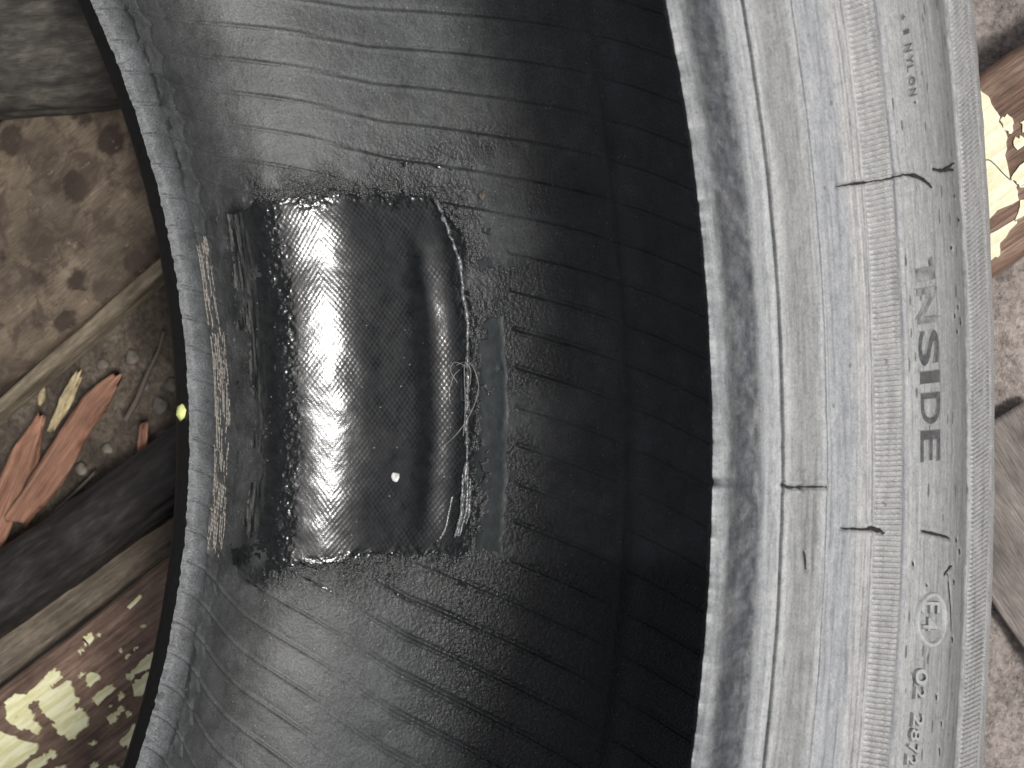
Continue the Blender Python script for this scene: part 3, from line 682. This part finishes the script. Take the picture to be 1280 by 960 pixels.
# red-brown plank with cream paint, lower left
hp = .016
a, b = ext(G(0, 857, hp), G(205, 697, hp), .12, .12)
PAX = b - a
plank = sweep('painted_plank', a, b, rrect(-.115, 0, hp, .005), M_RED, 0, .0007, clip=-.042, seed=201)
tag(plank, 'red brown plank with large peeling cream paint flakes, seen through the tyre opening', 'plank')
zo = lambda L: [G(x / 5.332, 780 + y / 5.332, hp) for x, y in L]
FL = [[(35, 520), (110, 460), (185, 470), (290, 365), (310, 345), (370, 290), (400, 310), (405, 340), (475, 375), (480, 420), (505, 440), (500, 470), (540, 490), (500, 540), (510, 575), (560, 560), (600, 620), (590, 680), (530, 720), (510, 765), (460, 760), (440, 735), (395, 735), (390, 700), (360, 680), (380, 640), (345, 640), (305, 590), (270, 550), (275, 515), (240, 510), (200, 530), (205, 570), (235, 610), (225, 635), (290, 690), (245, 730), (180, 700), (125, 690), (45, 625), (50, 570)],
      [(-60, 700), (0, 710), (80, 740), (190, 780), (250, 790), (260, 830), (200, 890), (100, 960), (40, 990), (-40, 930)], [(170, 970), (220, 910), (290, 880), (330, 860), (345, 830), (385, 850), (375, 890), (330, 890), (320, 930), (250, 980)],
      [(555, 95), (590, 60), (620, 65), (630, 100), (600, 145), (570, 135), (575, 110)], [(525, 345), (560, 320), (575, 330), (545, 360)], [(585, 345), (615, 320), (675, 345), (670, 375), (635, 390), (605, 420), (590, 400)],
      [(620, 490), (720, 410), (760, 400), (775, 430), (660, 545), (630, 515)], [(850, 330), (900, 300), (990, 200), (1040, 190), (1030, 290), (960, 310), (900, 340), (880, 370), (855, 365)], [(890, 400), (920, 370), (980, 325), (1020, 330), (1000, 430), (950, 480), (905, 480)],
      [(720, 615), (770, 590), (800, 550), (830, 550), (835, 575), (790, 600), (780, 650), (755, 665)], [(590, 795), (630, 770), (650, 785), (620, 805)], [(800, 790), (890, 670), (930, 660), (900, 780), (860, 830), (815, 800)], [(840, 225), (870, 190), (880, 205), (850, 235)],
      [(945, 10), (985, 0), (985, 20), (955, 25)], [(375, 950), (440, 935), (445, 965), (380, 975)], [(600, 940), (660, 910), (665, 940), (630, 960)], [(525, 190), (545, 150), (565, 170), (545, 205)], [(730, 950), (770, 930), (800, 955), (770, 975)],
      [(655, 65), (672, 62), (675, 80), (660, 85)], [(800, 165), (820, 160), (822, 180), (806, 184)], [(900, 160), (925, 145), (930, 155), (905, 172)], [(735, 540), (748, 535), (745, 555)], [(790, 470), (825, 455), (830, 490), (800, 510)], [(845, 590), (875, 580), (880, 610), (855, 625)],
      [(640, -130), (760, -190), (790, -175), (670, -100)], [(530, -60), (560, -75), (575, -60), (545, -40)]]
for q in FL[:24]: poly_solid('paint_flake', zo(q), hp - .0025, hp + .0009, M_PAINT, plank, .0004, 4, axis=PAX)
o = poly_solid('paint_flake', zo([(850, -115), (935, -195), (948, -178), (872, -100)]), hp - .004, hp + .0006, M_PAINT, plank, .0002, 2, axis=PAX)

# grey plank edge between log and painted plank
hq = .008
a, b = ext(G(0, 812, hq), G(215, 652, hq), .14, .10)
o = sweep('weathered_plank', a, b, rrect(-.034, .012, hq, .003), M_GREYW, -.001, .0012, clip=-.045, seed=211)
tag(o, 'narrow grey brown weathered plank between the charred log and the painted plank', 'plank')
# charred log
rl = .0135
a, b = ext(G(0, 741, rl), G(215, 586, rl), .14, .10)
o = sweep('charred_log', a, b, circ(rl, .95), M_DARKLOG, -.003, .0016, clip=-.05, seed=221)
tag(o, 'blackened round log lying beside wood splinters', 'log')
# stained board, upper left
hb = .016
a, b = ext(G(0, 478, hb), G(195, 318, hb), .16, .10)
o = sweep('stained_board', a, b, rrect(0, .085, hb, .0025), M_STAIN, 0, .0006, clip=-.05, seed=231, gsc=1)
tag(o, 'brown board with dark round stains and a pale splintered edge', 'board')
a, b = ext(G(-40, 498 + 33, .011), G(190, 330, .011), .1, .03)
o = sweep('batten', a, b, rrect(-.0048, .0, .011, .0012), M_BATT, 0, .0005, clip=-.05, seed=233)
tag(o, 'thin pale batten along the edge of the stained board', 'batten')
for k in range(11):
    u = 5 + k * 17 + random.uniform(-5, 5); v = np.interp(u, [0, 195], [470, 316]) + random.uniform(-5, 3)
    c = G(u, v, hb); 
# grey log at the top
a, b = G(-60, 62, .03)[:2], G(230, 20, .03)[:2]
o = sweep('grey_log', *ext(a, b, .05, -.01), circ(.026, .95), M_BARK, -.003, .002, clip=-.055, seed=241)
tag(o, 'dark grey weathered log lying above the stained board', 'log')

# splinters
def shard(name, uv, wpx, h0, mat, label, cat, rise=.0):
    """a torn splinter: centre line in photo pixels lying on the soil, widths in pixels"""
    h = h0 + .003
    C = catmull(np.array([G(u, v, h) for u, v in uv]), 16); t = np.linspace(0, 1, len(C))
    W = np.interp(t, np.linspace(0, 1, len(wpx)), wpx) * .54 / F_PX / 2
    sd_ = random.randint(0, 40)
    d = np.gradient(C[:, :2], axis=0); d /= np.hypot(*d.T)[:, None]; nn = np.stack([-d[:, 1], d[:, 0]], 1)
    m = 26; a = np.linspace(0, 2 * math.pi, m, endpoint=False)
    ca = np.sign(np.cos(a)) * np.abs(np.cos(a)) ** .6; sa = np.sign(np.sin(a)) * np.abs(np.sin(a)) ** .7
    T_, A_ = np.meshgrid(t, a, indexing='ij')
    w_ = W[:, None] * ca[None] * (1 + .55 * fbm(T_ * 3.5, A_ * 1.6, 3, sd_)); th = np.minimum(.55 * W, .0028)[:, None]
    rough = .0011 * fbm(T_ * 2.5, A_ * 6, 3, sd_ + 3) + .0006 * fbm(T_ * 9, A_ * 11, 2, sd_ + 5)
    z_ = h0 + th + th * sa[None] * (1 + .5 * fbm(T_ * 3, A_ * 1.4, 3, sd_ + 7)) + rough * (sa[None] > 0) + rise * T_
    along = .0022 * fbm(A_ * 2.2 + T_ * .01, A_ * 0 + sd_, 3, sd_) * (np.abs(T_ - .5) * 2) ** 4
    V = np.stack([C[:, 0][:, None] + nn[:, 0][:, None] * w_ + d[:, 0][:, None] * along * 2, C[:, 1][:, None] + nn[:, 1][:, None] * w_ + d[:, 1][:, None] * along * 2, z_], -1)
    o = grid(name, V, mat, None, wj=True, caps=True, att={'gc': np.stack([T_ * .05 + sd_, w_, 0 * w_], -1)})
    bm = bmesh.new(); bm.from_mesh(o.data); bmesh.ops.recalc_face_normals(bm, faces=bm.faces); bm.to_mesh(o.data); bm.free()
    return tag(o, label, cat)
shard('wood_splinter', [(-20, 690), (5, 632), (30, 570), (49, 520)], [34, 42, 38, 12], -.0005, M_SPL, 'broad red splinter, thicker one of the pair beside the log', 'splinter')
shard('wood_splinter', [(20, 650), (58, 600), (93, 548), (123, 502), (147, 470)], [30, 38, 34, 30, 12], .0012, M_SPL, 'longest red splinter, lying beside the broad one and the pale yellow one', 'splinter', .002)
shard('wood_splinter', [(60, 536), (80, 502), (99, 467)], [9, 15, 9], .003, M_SPL2, 'thin pale yellow splinter between two red splinters', 'splinter', .002)
shard('wood_splinter', [(165, 668), (173, 600), (181, 532)], [10, 17, 11], .004, M_SPL, 'narrow orange splinter standing near the charred log', 'splinter', .002)
shard('wood_splinter', [(47, 503), (50, 470)], [8, 5], -.0005, M_SPL2, 'tiny pale splinter lying near the batten', 'splinter')
shard('wood_splinter', [(152, 598), (158, 582)], [6, 4], -.0005, M_SPL2, 'short orange sliver beside the narrow orange splinter', 'splinter')
def twig(uv, h, rad, label):
    C = catmull(np.array([G(u, v, h) + np.array([0, 0, .0012 * random.random()]) for u, v in uv]), 12)
    o = tube('twig', C, rad, M_TWIG, None, 7, lambda t: 1.1 - .6 * t + .2 * fbm(t * 20, t * 0, 2)); tag(o, label, 'twig'); return o
twig([(158, 525), (172, 500), (185, 468), (198, 440), (207, 415)], .005, .0011, 'thin grey twig lying on soil under the batten')
twig([(70, 640), (95, 615), (120, 590)], .004, .0009, 'short grey twig beside the charred log')
def stone(uv, size, label, mat, group=None, h=None, name='stone', cat='stone'):
    p = G(uv[0], uv[1], .002) if h is None else h
    bm = bmesh.new(); bmesh.ops.create_icosphere(bm, subdivisions=1 if name == 'paint_chip' else 3, radius=size)
    sd_ = random.random() * 60
    for v in bm.verts:
        k = 1 + (1.1 if name in ('paint_chip', 'crumb') else .45) * float(fbm(np.array(v.co.x / size * 1.1 + sd_), np.array(v.co.y / size * 1.1 + v.co.z / size * .9), 3))
        v.co *= k; v.co.z *= .65; v.co.y *= 1.35 if name in ('paint_chip', 'crumb') else 1
    for f in bm.faces: f.smooth = True
    me = bpy.data.meshes.new(name); bm.to_mesh(me); bm.free()
    o = new_obj(name, me, mat); o.location = p; tag(o, label, cat, group); return o
for uv, sz in [((157, 447), .0030), ((171, 482), .0022), ((190, 508), .0034), ((98, 586), .0026), ((181, 450), .0018), ((130, 560), .0022), ((205, 480), .0028), ((142, 640), .002), ((120, 455), .0024), ((110, 500), .0017), ((195, 545), .0025), ((150, 600), .002)]:
    p = G(*uv, .0); p[2] = gh(p[0], p[1]) + sz * .4
    stone(uv, sz, 'small grit stone on the dark soil between the batten and the charred log', M_STONE, 'grit stones on the soil', p)

# right-hand side: painted plank, grey board
hr = .018
a, b = ext(G(1243, 338, hr), G(1280, 313, hr), .05, .16)
pr = sweep('painted_plank', a, b, rrect(0, .052, hr, .003), M_RED, 0, .0006, seed=251)
tag(pr, 'plank almost covered in bright cream paint, lying outside the pale sidewall', 'plank')
zr = lambda L: [G(1200 + x / 3.2, 60 + y / 3.2, hr) for x, y in L]
for q in [[(30, 200), (75, 165), (120, 205), (150, 260), (165, 310), (190, 360), (180, 430), (200, 525), (225, 560), (235, 610), (150, 650), (115, 690), (60, 640), (40, 400)], [(160, 290), (188, 265), (215, 300), (205, 345), (180, 330)], [(240, 300), (275, 280), (290, 330), (250, 340)],
          [(100, 770), (150, 730), (215, 690), (228, 702), (160, 780), (160, 830), (125, 850), (100, 840)], [(205, 520), (240, 470), (300, 440), (310, 560), (240, 560), (225, 535)], [(240, 610), (300, 580), (310, 640), (220, 690)], [(215, 370), (240, 350), (270, 380), (230, 410)]]:
    poly_solid('paint_flake', zr(q), hr - .0025, hr + .0008, M_PAINT2, pr, .0003, 3, axis=b - a)
hg = .0035
a, b = ext(G(1247, 764, hg), G(1280, 812, hg), .05, .2)
o = sweep('grey_board', a, b, rrect(0, .045, hg, .0015), M_PALEW, 0, .0005, seed=261)
tag(o, 'plain grey board lying on soil outside the tyre sidewall', 'board')
C = catmull(np.array([G(1229, 201, .05), G(1236, 200, .052), G(1244, 206, .05), G(1254, 217, .046), G(1263, 225, .042)]), 10)
o = tube('hair_strand', C, .00016, M_TWIG, None, 6); tag(o, 'thin dark fibre sticking out over the cream painted plank', 'fibre')

# crumbs on the tyre
def on_liner(uv, h):
    p, s_ = hit_lin(*uv); return (RW @ PL.P(np.array([p]), np.array([s_]), h)[0])
c = stone(None, .0011, 'bright white crumb stuck on the black cord fabric', M_WHITE, None, on_liner((493, 596), .0006), 'crumb', 'crumb')
c = stone(None, .0009, 'grey white crumb on the liner above the sealant bead', M_STONE, None, on_liner((604, 243), .0008), 'crumb', 'crumb')
pz, sz_ = hit_lin(240, 513)
c = stone(None, .0022, 'yellow green paint chip on the far bead edge', M_CHIP, None, RW @ (np.array([.2138 * math.cos(pz - .0), .2138 * math.sin(pz), .0248]) - X0), 'paint_chip', 'paint chip')
